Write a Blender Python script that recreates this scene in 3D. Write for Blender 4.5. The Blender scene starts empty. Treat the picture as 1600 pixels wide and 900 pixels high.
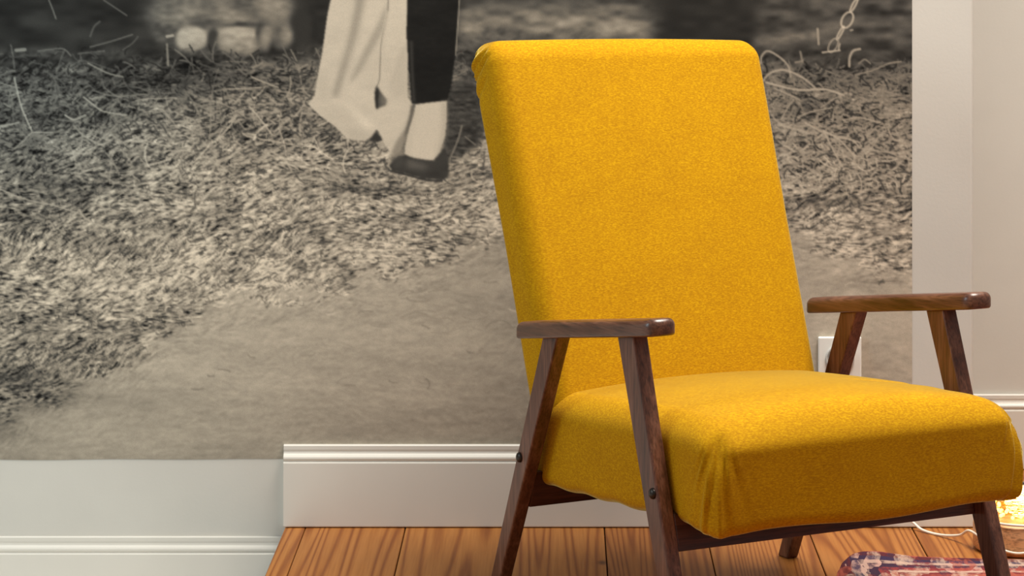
import bpy, bmesh, math
import numpy as np
from mathutils import Vector, Matrix

# ------------------------------------------------------------------ camera, world, lights
SC = bpy.context.scene
COL = SC.collection
F_PX, CX, HY = 4700.0, 870.0, -190.0      # focal length in pixels, principal point x, horizon y (1600x900 frame)
PPM = 833.333                              # pixels per metre on the back wall
CAM_D, CAM_H = F_PX / PPM, (822 - HY) / PPM

cd = bpy.data.cameras.new('camera'); cam = bpy.data.objects.new('camera', cd); COL.objects.link(cam)
cam.location = (0, -CAM_D, CAM_H); cam.rotation_euler = (math.pi / 2, 0, 0)
cd.sensor_width = 36.0; cd.lens = F_PX / 1600 * 36.0
cd.shift_x = -(CX - 800) / 1600; cd.shift_y = -(450 - HY) / 1600
cd.clip_end = 100
SC.camera = cam

w = bpy.data.worlds.new('world'); SC.world = w; w.use_nodes = True
bg = w.node_tree.nodes['Background']
bg.inputs['Color'].default_value = (1.0, 0.97, 0.92, 1); bg.inputs['Strength'].default_value = 0.30

def area(name, loc, target, size, power, color):
    l = bpy.data.lights.new(name, 'AREA'); l.shape = 'RECTANGLE'; l.size, l.size_y = size
    l.energy = power; l.color = color
    o = bpy.data.objects.new(name, l); COL.objects.link(o); o.location = loc
    o.rotation_euler = (Vector(target) - Vector(loc)).to_track_quat('-Z', 'Y').to_euler()
    return o
area('ceiling_daylight', (1.0, -0.66, 3.3), (0.35, -0.65, 0.4), (1.8, 1.3), 195, (1.0, 0.96, 0.88))
area('window_daylight_left', (-2.5, -1.5, 1.5), (-1.0, 0, 0.2), (1.0, 1.4), 30, (0.74, 0.93, 1.0))

SC.view_settings.view_transform = 'Standard'; SC.view_settings.look = 'None'
SC.view_settings.exposure = 0.08; SC.view_settings.gamma = 1.0; SC.view_settings.use_curve_mapping = False

# ------------------------------------------------------------------ helpers
def wx(px): return (px - CX) / PPM
def wz(py): return (822 - py) / PPM

def s2l(c):
    c = np.asarray(c, dtype=np.float64) / 255.0
    return np.where(c <= 0.04045, c / 12.92, ((c + 0.055) / 1.055) ** 2.4)
def lin(r, g, b):
    v = s2l((r, g, b)); return (float(v[0]), float(v[1]), float(v[2]), 1.0)

def tag(o, label=None, cat=None, group=None, kind=None):
    if label: o['label'] = label
    if cat: o['category'] = cat
    if group: o['group'] = group
    if kind: o['kind'] = kind
    return o

def link(o, parent=None):
    COL.objects.link(o)
    if parent is not None: o.parent = parent
    return o

def empty(name, loc, rz=0.0):
    o = bpy.data.objects.new(name, None); COL.objects.link(o)
    o.location = loc; o.rotation_euler = (0, 0, rz); o.empty_display_size = 0.1
    return o

def mesh_obj(name, verts, faces, mat, parent=None, smooth=False):
    me = bpy.data.meshes.new(name); me.from_pydata([tuple(map(float, v)) for v in verts], [], faces); me.update()
    if smooth:
        for p in me.polygons: p.use_smooth = True
    me.materials.append(mat)
    return link(bpy.data.objects.new(name, me), parent)

def bm_obj(name, bm, mat, parent=None, smooth=False):
    bmesh.ops.recalc_face_normals(bm, faces=bm.faces[:])
    me = bpy.data.meshes.new(name); bm.to_mesh(me); bm.free()
    if smooth:
        for p in me.polygons: p.use_smooth = True
    me.materials.append(mat)
    return link(bpy.data.objects.new(name, me), parent)

def hexa(bot, top, bevel=0.0, seg=2):
    """eight-corner solid from bottom and top quads"""
    bm = bmesh.new()
    b = [bm.verts.new(p) for p in bot]; t = [bm.verts.new(p) for p in top]
    bm.faces.new(b[::-1]); bm.faces.new(t)
    for i in range(4):
        j = (i + 1) % 4; bm.faces.new((b[i], b[j], t[j], t[i]))
    bmesh.ops.recalc_face_normals(bm, faces=bm.faces[:])
    if bevel > 0:
        bmesh.ops.bevel(bm, geom=bm.edges[:], offset=bevel, segments=seg, affect='EDGES', profile=0.5)
    return bm

def box_bm(x0, x1, y0, y1, z0, z1, bevel=0.0, seg=2):
    q = lambda z: [(x0, y0, z), (x1, y0, z), (x1, y1, z), (x0, y1, z)]
    return hexa(q(z0), q(z1), bevel, seg)

def rounded_grid(half, rad, n, edge_n=8, rad_low=None):
    """rounded box as a welded grid of quads; returns numpy verts, faces"""
    def axis(h):
        r = min(rad, h * 0.999)
        inner = np.linspace(-(h - r), h - r, max(3, int(n * h / max(half)) + 2))
        e = h - r + r * np.tan(np.linspace(0, math.pi / 4, edge_n + 1)[1:])
        return np.concatenate([-e[::-1], inner, e])
    ax = [axis(h) for h in half]
    verts = {}; vl = []; faces = []
    def vid(i, j, k):
        key = (i, j, k)
        if key not in verts:
            verts[key] = len(vl); vl.append((ax[0][i], ax[1][j], ax[2][k]))
        return verts[key]
    N = [len(a) - 1 for a in ax]
    for d in range(3):
        u, v = [(1, 2), (2, 0), (0, 1)][d]
        for side in (0, N[d]):
            for i in range(N[u]):
                for j in range(N[v]):
                    q = []
                    for (a, b) in ((i, j), (i + 1, j), (i + 1, j + 1), (i, j + 1)):
                        c = [0, 0, 0]; c[d] = side; c[u] = a; c[v] = b; q.append(vid(*c))
                    faces.append(q if side else q[::-1])
    P = np.array(vl); H = np.array(half); r = min(rad, H.min() * 0.999)
    if rad_low is not None:
        k = np.clip(P[:, 2:3] / (0.8 * H[2]) + 0.5, 0, 1); r = rad_low + (r - rad_low) * k * k * (3 - 2 * k)
    inner = np.clip(P, -(H - r), H - r)
    D = P - inner; L = np.linalg.norm(D, axis=1, keepdims=True); L[L == 0] = 1
    return inner + D / L * r, faces

def catmull(pts, per=10):
    P = [Vector(p) for p in pts]; P = [P[0] * 2 - P[1]] + P + [P[-1] * 2 - P[-2]]
    out = []
    for i in range(1, len(P) - 2):
        for k in range(per):
            t = k / per; a, b, c, d = P[i - 1], P[i], P[i + 1], P[i + 2]
            out.append(0.5 * ((2 * b) + (c - a) * t + (2 * a - 5 * b + 4 * c - d) * t * t + (3 * b - a - 3 * c + d) * t ** 3))
    out.append(P[-2]); return out

def tube_bm(path, rad, sides=8, bm=None):
    bm = bm or bmesh.new(); rings = []
    up = Vector((0, 0, 1)); prev = None
    for i, p in enumerate(path):
        t = (path[min(i + 1, len(path) - 1)] - path[max(i - 1, 0)]).normalized()
        if prev is None:
            n = t.cross(up)
            if n.length < 1e-3: n = t.cross(Vector((1, 0, 0)))
        else:
            n = prev - t * prev.dot(t)
        n.normalize(); prev = n; b = t.cross(n)
        rings.append([bm.verts.new(p + n * rad * math.cos(2 * math.pi * k / sides) + b * rad * math.sin(2 * math.pi * k / sides)) for k in range(sides)])
    for r0, r1 in zip(rings, rings[1:]):
        for k in range(sides):
            bm.faces.new((r0[k], r0[(k + 1) % sides], r1[(k + 1) % sides], r1[k]))
    bm.faces.new(rings[0][::-1]); bm.faces.new(rings[-1])
    return bm

def lathe_bm(profile, sides=48, closed_bottom=True, closed_top=True):
    bm = bmesh.new(); rings = []
    for (r, z) in profile:
        rings.append([bm.verts.new((r * math.cos(2 * math.pi * k / sides), r * math.sin(2 * math.pi * k / sides), z)) for k in range(sides)])
    for r0, r1 in zip(rings, rings[1:]):
        for k in range(sides):
            bm.faces.new((r0[k], r0[(k + 1) % sides], r1[(k + 1) % sides], r1[k]))
    if closed_bottom: bm.faces.new(rings[0][::-1])
    if closed_top: bm.faces.new(rings[-1])
    return bm

# ------------------------------------------------------------------ materials
class NT:
    def __init__(s, name):
        s.m = bpy.data.materials.new(name); s.m.use_nodes = True; s.t = s.m.node_tree
        s.b = s.t.nodes['Principled BSDF']
    def n(s, kind, **kw):
        nd = s.t.nodes.new(kind)
        for k, v in kw.items():
            if k in nd.inputs: nd.inputs[k].default_value = v
            else: setattr(nd, k, v)
        return nd
    def l(s, a, b): s.t.links.new(a, b)
    def ramp(s, fac, stops, interp='LINEAR'):
        r = s.n('ShaderNodeValToRGB'); e = r.color_ramp.elements; r.color_ramp.interpolation = interp
        while len(e) < len(stops): e.new(0.5)
        for el, (p, c) in zip(e, stops): el.position = p; el.color = c
        s.l(fac, r.inputs['Fac']); return r.outputs['Color']
    def math(s, op, a, b=None):
        m = s.n('ShaderNodeMath', operation=op)
        for i, v in enumerate((a, b)):
            if v is None: continue
            if isinstance(v, (int, float)): m.inputs[i].default_value = v
            else: s.l(v, m.inputs[i])
        return m.outputs[0]
    def mix(s, fac, a, b, mode='MIX'):
        m = s.n('ShaderNodeMix', data_type='RGBA', blend_type=mode)
        for idx, v in ((0, fac), (6, a), (7, b)):
            if isinstance(v, (int, float)): m.inputs[idx].default_value = v
            elif isinstance(v, tuple): m.inputs[idx].default_value = v
            else: s.l(v, m.inputs[idx])
        return m.outputs[2]
    def bump(s, h, strength, dist):
        b = s.n('ShaderNodeBump', Strength=strength, Distance=dist); s.l(h, b.inputs['Height']); s.l(b.outputs[0], s.b.inputs['Normal'])
    def coords(s, scale=(1, 1, 1), kind='Object', rnd=0.0):
        tc = s.n('ShaderNodeTexCoord'); mp = s.n('ShaderNodeMapping'); mp.inputs['Scale'].default_value = scale
        s.l(tc.outputs[kind], mp.inputs['Vector'])
        if rnd:
            oi = s.n('ShaderNodeObjectInfo'); v = s.n('ShaderNodeVectorMath', operation='SCALE')
            v.inputs[0].default_value = (1.0, 0.37, 0.71); s.l(s.math('MULTIPLY', oi.outputs['Random'], rnd), v.inputs['Scale'])
            s.l(v.outputs[0], mp.inputs['Location'])
        return mp.outputs[0]
    def noise(s, vec, scale, detail=2, rough=0.5, dist=0.0):
        n = s.n('ShaderNodeTexNoise', Scale=scale, Detail=detail, Roughness=rough, Distortion=dist); s.l(vec, n.inputs['Vector'])
        return n.outputs['Fac']

def plain(name, col, rough=0.5, metal=0.0, **kw):
    t = NT(name); t.b.inputs['Base Color'].default_value = col; t.b.inputs['Roughness'].default_value = rough; t.b.inputs['Metallic'].default_value = metal
    for k, v in kw.items(): t.b.inputs[k].default_value = v
    return t.m

def paint(name, col, rough=0.55, bump=0.15):
    t = NT(name); v = t.coords()
    n = t.noise(v, 3.0, 3, 0.6); d = tuple(c * 0.94 for c in col[:3]) + (1,)
    t.l(t.ramp(n, [(0.35, d), (0.65, col)]), t.b.inputs['Base Color'])
    t.b.inputs['Roughness'].default_value = rough
    t.bump(t.noise(v, 160, 3, 0.6), bump, 0.001)
    return t.m

def fabric():
    t = NT('mustard_wool'); v = t.coords()
    a = t.noise(t.coords((0.6, 0.6, 1.5)), 330, 3, 0.6); b = t.noise(v, 14, 3, 0.5)
    fine = t.ramp(a, [(0.26, lin(158, 108, 0)), (0.50, lin(179, 129, 0)), (0.74, lin(202, 156, 4))])
    big = t.ramp(b, [(0.3, lin(246, 243, 242)), (0.7, (1, 1, 1, 1))])
    t.l(t.mix(1.0, fine, big, 'MULTIPLY'), t.b.inputs['Base Color'])
    t.b.inputs['Roughness'].default_value = 0.9
    t.b.inputs['Specular IOR Level'].default_value = 0.15
    t.b.inputs['Sheen Weight'].default_value = 1.0; t.b.inputs['Sheen Roughness'].default_value = 0.2
    t.b.inputs['Sheen Tint'].default_value = lin(255, 242, 150)
    t.bump(t.noise(v, 600, 3, 0.7), 0.35, 0.0012)
    return t.m

def walnut(name, axis_scale, c0, c1, c2, rough=0.36):
    t = NT(name); v = t.coords(axis_scale, rnd=7.0)
    g = t.noise(v, 60, 5, 0.65, 0.6); f = t.noise(v, 320, 2, 0.6)
    c = t.ramp(g, [(0.30, c0), (0.5, c1), (0.72, c2)])
    dk = t.ramp(f, [(0.32, lin(150, 140, 135)), (0.55, (1, 1, 1, 1))])
    t.l(t.mix(0.7, c, dk, 'MULTIPLY'), t.b.inputs['Base Color'])
    t.l(t.math('ADD', t.math('MULTIPLY', g, 0.2), rough - 0.08), t.b.inputs['Roughness'])
    t.bump(f, 0.12, 0.0008)
    return t.m

def pine():
    t = NT('pine_boards'); tc = t.n('ShaderNodeTexCoord'); oi = t.n('ShaderNodeObjectInfo')
    off = t.n('ShaderNodeVectorMath', operation='SCALE'); off.inputs[0].default_value = (3.1, 17.0, 5.3)
    t.l(t.math('MULTIPLY', oi.outputs['Random'], 9.0), off.inputs['Scale'])
    add = t.n('ShaderNodeVectorMath', operation='ADD'); t.l(tc.outputs['Object'], add.inputs[0]); t.l(off.outputs[0], add.inputs[1])
    mp = t.n('ShaderNodeMapping'); mp.inputs['Scale'].default_value = (1.0, 0.022, 1.0); t.l(add.outputs[0], mp.inputs['Vector'])
    v = mp.outputs[0]
    warp = t.noise(v, 5.0, 2, 0.45, 0.1)
    rings = t.math('SINE', t.math('MULTIPLY', warp, 300.0))
    ring01 = t.math('ADD', t.math('MULTIPLY', rings, 0.5), 0.5)
    mp2 = t.n('ShaderNodeMapping'); mp2.inputs['Scale'].default_value = (1.0, 0.02, 1.0); t.l(add.outputs[0], mp2.inputs['Vector'])
    fib = t.noise(mp2.outputs[0], 260, 3, 0.6)
    col = t.ramp(ring01, [(0.0, lin(176, 118, 60)), (0.55, lin(169, 110, 52)), (0.85, lin(153, 94, 41)), (1.0, lin(138, 80, 32))])
    fc = t.ramp(fib, [(0.3, lin(226, 216, 200)), (0.65, (1, 1, 1, 1))])
    col = t.mix(0.8, col, fc, 'MULTIPLY')
    tone = t.ramp(oi.outputs['Random'], [(0.0, lin(232, 220, 204)), (1.0, lin(255, 250, 240))])
    col = t.mix(1.0, col, tone, 'MULTIPLY')
    # knots
    vo = t.n('ShaderNodeTexVoronoi', Scale=2.6); mp3 = t.n('ShaderNodeMapping'); mp3.inputs['Scale'].default_value = (1.5, 0.75, 0.0)
    t.l(add.outputs[0], mp3.inputs['Vector']); t.l(mp3.outputs[0], vo.inputs['Vector'])
    kn = t.ramp(vo.outputs['Distance'], [(0.015, (1, 1, 1, 1)), (0.05, (0, 0, 0, 1))])
    col = t.mix(kn, col, lin(96, 54, 26))
    t.l(col, t.b.inputs['Base Color']); t.b.inputs['Roughness'].default_value = 0.5; t.b.inputs['Specular IOR Level'].default_value = 0.25
    t.bump(fib, 0.08, 0.0008)
    return t.m

def rug_mat():
    t = NT('kilim_weave'); tc = t.n('ShaderNodeTexCoord'); v = tc.outputs['Object']
    sp = t.n('ShaderNodeSeparateXYZ'); t.l(v, sp.inputs[0])
    nz = t.noise(v, 26, 3, 0.6); nz2 = t.noise(t.coords((1, 0.4, 1)), 80, 3, 0.6)
    # distance in from the nearer of the two woven edges: border stripes
    dy = t.math('ADD', t.math('MULTIPLY', sp.outputs['Y'], -1.0), t.math('MULTIPLY', nz, 0.012))
    dx = t.math('ADD', sp.outputs['X'], t.math('MULTIPLY', nz, 0.012))
    d = t.math('MINIMUM', dx, dy)
    stripe = t.math('FRACT', t.math('MULTIPLY', d, 8.0))
    bands = t.ramp(stripe, [(0.0, lin(150, 72, 62)), (0.16, lin(92, 40, 42)), (0.30, lin(56, 46, 70)), (0.42, lin(172, 142, 128)), (0.52, lin(62, 44, 60)), (0.66, lin(140, 60, 58)), (0.80, lin(184, 150, 132)), (0.9, lin(120, 52, 52))], 'CONSTANT')
    vo = t.n('ShaderNodeTexVoronoi', Scale=44.0); vo.distance = 'MANHATTAN'; t.l(t.coords((1, 0.4, 1)), vo.inputs['Vector'])
    sepc = t.n('ShaderNodeSeparateColor'); t.l(vo.outputs['Color'], sepc.inputs[0])
    mot = t.ramp(sepc.outputs[0], [(0.0, lin(62, 42, 58)), (0.3, lin(160, 84, 70)), (0.5, lin(186, 156, 138)), (0.66, lin(112, 46, 50)), (0.82, lin(190, 150, 136))], 'CONSTANT')
    col = t.mix(t.ramp(nz2, [(0.40, (0.1, 0.1, 0.1, 1)), (0.62, (0.8, 0.8, 0.8, 1))]), bands, mot)
    t.l(col, t.b.inputs['Base Color']); t.b.inputs['Roughness'].default_value = 0.95
    t.b.inputs['Specular IOR Level'].default_value = 0.1
    t.bump(t.noise(v, 380, 2, 0.6), 0.6, 0.003)
    return t.m

def print_mat():
    t = NT('printed_wallpaper'); at = t.n('ShaderNodeAttribute', attribute_name='print')
    g = t.noise(t.coords(), 700, 2, 0.5)
    c = t.mix(1.0, at.outputs['Color'], t.ramp(g, [(0.3, lin(238, 238, 238)), (0.7, (1, 1, 1, 1))]), 'MULTIPLY')
    t.l(c, t.b.inputs['Base Color']); t.b.inputs['Roughness'].default_value = 0.75; t.b.inputs['Specular IOR Level'].default_value = 0.06
    return t.m

M_WALL = paint('white_wall_paint', lin(206, 201, 192))
M_TRIM = paint('white_gloss_trim', lin(220, 214, 204), 0.38, 0.05)
M_FAB = fabric()
M_WOOD = walnut('walnut_upright', (1, 1, 0.06), lin(66, 34, 22), lin(100, 60, 43), lin(130, 88, 68))
M_ARM = walnut('walnut_arm', (1, 0.06, 1), lin(60, 34, 22), lin(94, 58, 42), lin(124, 84, 64), 0.30)
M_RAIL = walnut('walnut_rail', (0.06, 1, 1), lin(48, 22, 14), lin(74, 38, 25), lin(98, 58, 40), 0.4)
M_PINE = pine()
M_SUB = plain('dark_subfloor', lin(38, 24, 14), 0.9)
M_BOLT = plain('blackened_bolt', lin(52, 46, 42), 0.35, 0.8)
M_RUG = rug_mat()
M_PRINT = print_mat()
M_PLASTIC = plain('white_plastic', lin(232, 228, 220), 0.35)
M_CORD = plain('white_cord', lin(236, 222, 204), 0.45)
M_HOLE = plain('socket_recess', lin(190, 186, 180), 0.4)
M_PIN = plain('socket_contact', lin(70, 68, 66), 0.4, 0.6)
M_LAMPWOOD = walnut('beech_lamp_base', (0.1, 1, 1), lin(214, 156, 104), lin(226, 172, 122), lin(236, 188, 140), 0.45)
M_GLASS = plain('clear_glass', (1, 1, 1, 1), 0.02, 0.0, **{'Transmission Weight': 1.0, 'IOR': 1.45})
M_WIRE = plain('copper_wire', lin(220, 170, 70), 0.3, 1.0)
M_BULB = plain('warm_led', lin(255, 220, 120), 0.4)
_b = M_BULB.node_tree.nodes['Principled BSDF']; _b.inputs['Emission Color'].default_value = (1.0, 0.66, 0.16, 1); _b.inputs['Emission Strength'].default_value = 3.6

# ------------------------------------------------------------------ room shell
X_EDGE, X_CORNER, Y_REC, Z_LOW = wx(446), wx(1521), 0.55, -0.172

bm = hexa([(-2.6, 0, Z_LOW - 0.02), (X_CORNER, 0, Z_LOW - 0.02), (X_CORNER, Y_REC + 0.1, Z_LOW - 0.02), (-2.6, Y_REC + 0.1, Z_LOW - 0.02)],
          [(-2.6, 0, 2.7), (X_CORNER, 0, 2.7), (X_CORNER, Y_REC + 0.1, 2.7), (-2.6, Y_REC + 0.1, 2.7)])
ed = [e for e in bm.edges if all(abs(v.co.x - X_CORNER) < 1e-5 and abs(v.co.y) < 1e-5 for v in e.verts)]
bmesh.ops.bevel(bm, geom=ed, offset=0.007, segments=5, affect='EDGES', profile=0.5)
tag(bm_obj('wall_back', bm, M_WALL), kind='structure')
tag(bm_obj('wall_recess', box_bm(X_CORNER + 0.0005, 3.2, Y_REC, Y_REC + 0.1, Z_LOW, 2.7), M_WALL), kind='structure')

tag(bm_obj('light_block_pier', box_bm(1.5, 3.2, -0.0005, Y_REC - 0.001, 0.0, 2.7), M_WALL), kind='structure')  # unseen block, added to keep the key light off the recess wall
tag(bm_obj('light_block_lintel', box_bm(X_CORNER + 0.0005, 1.4995, 0.0, Y_REC - 0.001, 2.3, 2.7), M_WALL), kind='structure')  # invented soffit out of view, cuts overhead light reaching the recess

# skirting boards: moulded profile (distance from wall, height) swept along a run
PROF = [(0.0, 0.1525), (0.0075, 0.1525), (0.0095, 0.1505), (0.0095, 0.1440), (0.0085, 0.1400), (0.0095, 0.1365), (0.0130, 0.1335),
        (0.0155, 0.1305), (0.0160, 0.1275), (0.0150, 0.1250), (0.0135, 0.1238), (0.0135, 0.1220), (0.0165, 0.1205), (0.0170, 0.1190),
        (0.0170, 0.0018), (0.0155, 0.0), (0.0, 0.0)]
def skirting(name, path, z0, normals, dk=1.0):
    """path: list of (x, y) ground points; normals: outward mitre vector at each"""
    vs = []; fs = []; n = len(PROF)
    for (x, y), (nx, ny) in zip(path, normals):
        for d, z in PROF: vs.append((x + nx * d * dk, y + ny * d * dk, z0 + z))
    for s in range(len(path) - 1):
        for k in range(n):
            a, b = s * n + k, s * n + (k + 1) % n
            fs.append((a, b, b + n, a + n))
    fs.append(tuple(range(n))[::-1]); fs.append(tuple(range((len(path) - 1) * n, len(path) * n)))
    bm = bmesh.new(); bv = [bm.verts.new(v) for v in vs]
    for f in fs: bm.faces.new([bv[i] for i in f])
    return tag(bm_obj(name, bm, M_TRIM), kind='structure')
skirting('baseboard_back', [(wx(444), -0.0005), (X_CORNER + 0.0005, -0.0005), (X_CORNER + 0.0005, Y_REC - 0.02)], 0.0015, [(0, -1), (1, -1), (1, 0)])
skirting('baseboard_recess', [(X_CORNER + 0.019, Y_REC - 0.0005), (1.498, Y_REC - 0.0005)], 0.0015, [(0, -1), (0, -1)])
skirting('baseboard_left', [(-2.55, -0.0005), (X_EDGE - 0.0005, -0.0005)], Z_LOW + 0.001, [(0, -1), (0, -1)], 0.55)

# raised timber floor: sub-floor slab with separate planks on it
floor = tag(bm_obj('floor', box_bm(X_EDGE + 0.006, 3.0, -6.6, Y_REC - 0.001, Z_LOW, -0.020), M_SUB), kind='structure')
seams = [X_EDGE, wx(478), wx(634), wx(789), wx(944), wx(1101), wx(1261), wx(1423.6)]
while seams[-1] < 2.9: seams.append(seams[-1] + 0.1885)
for i, (a, b) in enumerate(zip(seams, seams[1:])):
    y1 = Y_REC - 0.002 if X_CORNER - 0.02 < b and a < 1.5 else -0.001
    g = 0.0004 if i == 0 else 0.0011
    p = bm_obj('plank', box_bm(a + g, b - g, -6.6, y1, -0.0195, 0.0, 0.0012, 1), M_PINE, floor)
tag(bm_obj('floor_lower', box_bm(-2.6, X_EDGE - 0.002, -6.6, -0.001, Z_LOW - 0.03, Z_LOW), M_WALL), kind='structure')

# ------------------------------------------------------------------ printed mural on the wall
MURAL_GAIN = 1.3
def make_mural():
    rng = np.random.default_rng(11)
    X0, X1, Y0, Y1 = -420, 1426, -520, 718
    W, H = X1 - X0, Y1 - Y0
    xx, yy = np.meshgrid(np.arange(X0, X1, dtype=np.float32) + 0.5, np.arange(Y0, Y1, dtype=np.float32) + 0.5)
    def vn(sx, sy, seed):
        r = np.random.default_rng(seed); gw, gh = int(W / sx) + 3, int(H / sy) + 3
        g = r.random((gh, gw), dtype=np.float32)
        fx = (xx - X0) / sx; fy = (yy - Y0) / sy
        ix = fx.astype(int); iy = fy.astype(int); tx = fx - ix; ty = fy - iy
        tx = tx * tx * (3 - 2 * tx); ty = ty * ty * (3 - 2 * ty)
        return (g[iy, ix] * (1 - tx) + g[iy, ix + 1] * tx) * (1 - ty) + (g[iy + 1, ix] * (1 - tx) + g[iy + 1, ix + 1] * tx) * ty
    def blur(a, s):
        k = int(3 * s + 1); t = np.arange(-k, k + 1); w_ = np.exp(-t * t / (2 * s * s)); w_ /= w_.sum()
        for ax in (0, 1):
            pad = [(0, 0)] * a.ndim; pad[ax] = (k, k); p = np.pad(a, pad, 'edge'); o = np.zeros_like(a)
            for i, c in enumerate(w_):
                sl = [slice(None)] * a.ndim; sl[ax] = slice(i, i + a.shape[ax]); o += c * p[tuple(sl)]
            a = o
        return a
    sm = lambda e0, e1, v: np.clip((v - e0) / (e1 - e0), 0, 1) ** 2 * (3 - 2 * np.clip((v - e0) / (e1 - e0), 0, 1))
    G = np.zeros((H, W), np.float32)                       # grey print tone, sepia is added at the end
    def put(mask, val): G[:] = G * (1 - mask) + val * mask
    # --- far background
    n1, n2, n3 = vn(60, 24, 1), vn(22, 9, 2), vn(9, 4, 3)
    G += 40 + 18 * (n1 - .5) + 14 * (n2 - .5)
    put(sm(700, 730, xx) * sm(1050, 985, xx) * sm(-30, 45, yy), 108 + 60 * (n2 - .5) + 26 * (n3 - .5) + 22 * sm(20, 50, yy))
    put(sm(1010, 1050, xx) * sm(1210, 1150, xx) * sm(75, 50, yy), 40 + 10 * (n2 - .5))
    put(sm(1165, 1215, xx) * sm(110, 60, yy), 62 + 50 * (n2 - .5) + 14 * (n3 - .5))
    put(.85 * np.exp(-((yy - (66 - (xx - 1180) * .13)) / 9) ** 2) * sm(1165, 1190, xx) * sm(1330, 1290, xx), 98 + 30 * (n3 - .5))
    # pale rounded lumps of a sack in the shade
    def blob(cx, cy, rx, ry, v, soft=.35):
        d = np.sqrt(((xx - cx) / rx) ** 2 + ((yy - cy) / ry) ** 2); put(sm(1 + soft, 1 - soft, d), v)
    blob(345, 10, 105, 58, 98 + 50 * (n2 - .5) + 24 * (n3 - .5))
    blob(262, 50, 26, 20, 72 + 30 * (n3 - .5))
    blob(300, 60, 25, 20, 150 + 26 * (n3 - .5), .2); blob(333, 62, 9, 18, 52)
    blob(374, 63, 34, 24, 134 + 44 * (n2 - .5) + 20 * (n3 - .5), .18); blob(408, 58, 9, 24, 60)
    blob(440, 42, 20, 32, 92 + 50 * (n2 - .5)); blob(470, 45, 18, 36, 46)
    for (cx, cy, rx, ry, v) in [(282, 22, 40, 14, 112), (330, 34, 30, 9, 66), (365, 26, 34, 10, 118), (398, 14, 22, 16, 74), (425, 12, 26, 18, 120), (415, 60, 8, 18, 128), (448, 56, 9, 15, 120), (385, 38, 26, 4, 60), (262, 8, 18, 18, 92)]:
        blob(cx, cy, rx, ry, v + 30 * (n3 - .5), .7)
    blob(374, 70, 30, 16, 140 + 40 * (n3 - .5), .5); blob(296, 66, 18, 12, 156 + 20 * (n3 - .5), .6)
    # --- straw field tone
    field = sm(58, 110, yy + 26 * (n1 - .5) - np.interp(xx, [0, 240, 420, 520, 700, 760, 1200, 1330, 1425], [12, 6, 0, -10, -30, -40, 0, 8, 14]))
    tone = np.interp(yy, [40, 90, 150, 230, 330, 430, 640], [58, 66, 92, 114, 134, 146, 132])
    tone = tone * np.interp(xx, [-400, 0, 160, 420, 800, 1425], [.82, .86, .93, 1.05, 1.06, 1.0])
    put(field, tone + 46 * (n1 - .5) + 34 * (n2 - .5))
    # --- sand foreground
    bx = [-420, 0, 60, 130, 200, 260, 330, 420, 520, 600, 680, 740, 800, 1230, 1280, 1330, 1380, 1425]
    by = [790, 655, 625, 596, 552, 515, 478, 455, 446, 424, 410, 372, 352, 352, 385, 410, 425, 430]
    yb = np.interp(xx, bx, by).astype(np.float32)
    edge = yy - yb + 46 * (vn(38, 16, 7) - .5) + 26 * (n3 - .5)
    sand = sm(-16, 34, edge)
    stv = np.interp(yy, [330, 420, 520, 640, 717], [140, 149, 152, 145, 135]) * np.interp(xx, [-400, 0, 120, 420, 700, 820, 1250, 1425], [.92, .94, .98, 1.02, .99, .94, 1.03, 1.03])
    sandv = stv + 16 * (vn(160, 26, 8) - .5) + 10 * (vn(46, 8, 9) - .5) + 9 * (vn(14, 4, 10) - .5) + 8 * (vn(5, 3, 12) - .5)
    put(sand, sandv)
    G[:] *= 1 - .22 * np.exp(-((yy - yb + 30) / 60) ** 2) * sm(260, 0, xx)
    # --- strokes
    def strokes(n, xr, yr, ln, wd, ang, vals, prob, curl=.5, soft=1.0, seed=0):
        r = np.random.default_rng(seed + 100)
        sx = r.uniform(*xr, n); sy = r.uniform(*yr, n)
        ix = np.clip((sx - X0).astype(int), 0, W - 1); iy = np.clip((sy - Y0).astype(int), 0, H - 1)
        keep = r.random(n) < prob[iy, ix]; sx, sy = sx[keep], sy[keep]; m = len(sx)
        L = r.uniform(*ln, m); A = ang(sx, sy, r); K = r.normal(0, curl, m); Wd = r.uniform(*wd, m)
        base = tone[np.clip((sy - Y0).astype(int), 0, H - 1), np.clip((sx - X0).astype(int), 0, W - 1)]
        V = base * r.choice(vals[0], m, p=vals[1]) * r.uniform(.88, 1.12, m)
        ns = int(ln[1] / .8) + 2; t = np.linspace(-.5, .5, ns)[None]
        a = A[:, None] + K[:, None] * t
        px = sx[:, None] + L[:, None] * t * np.cos(a); py = sy[:, None] + L[:, None] * t * np.sin(a)
        nxv, nyv = -np.sin(A)[:, None], np.cos(A)[:, None]
        offs = np.arange(-1.5, 1.51, .75)
        P = []; Vv = []
        for o in offs:
            ok = (abs(o) <= Wd / 2 + .2)[:, None] & np.ones_like(px, bool)
            P.append(np.where(ok, np.round(py + nyv * o - Y0 - .5), -1)); Vv.append(np.round(px + nxv * o - X0 - .5))
        PY = np.stack(P, 2).reshape(m, -1); PX = np.stack(Vv, 2).reshape(m, -1)
        VV = np.repeat(V[:, None], PY.shape[1], 1)
        PY = PY.ravel().astype(int); PX = PX.ravel().astype(int); VV = VV.ravel()
        ok = (PY >= 0) & (PY < H) & (PX >= 0) & (PX < W)
        tmp = np.full((H, W), np.nan, np.float32); tmp[PY[ok], PX[ok]] = VV[ok]
        mk = ~np.isnan(tmp); G[mk] = G[mk] * (1 - soft) + tmp[mk] * soft
    grassy = field * (1 - sm(-8, 14, edge))
    flow = 1.5 * (vn(95, 60, 21) - .5) + 1.1 * (vn(34, 24, 22) - .5)
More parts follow.
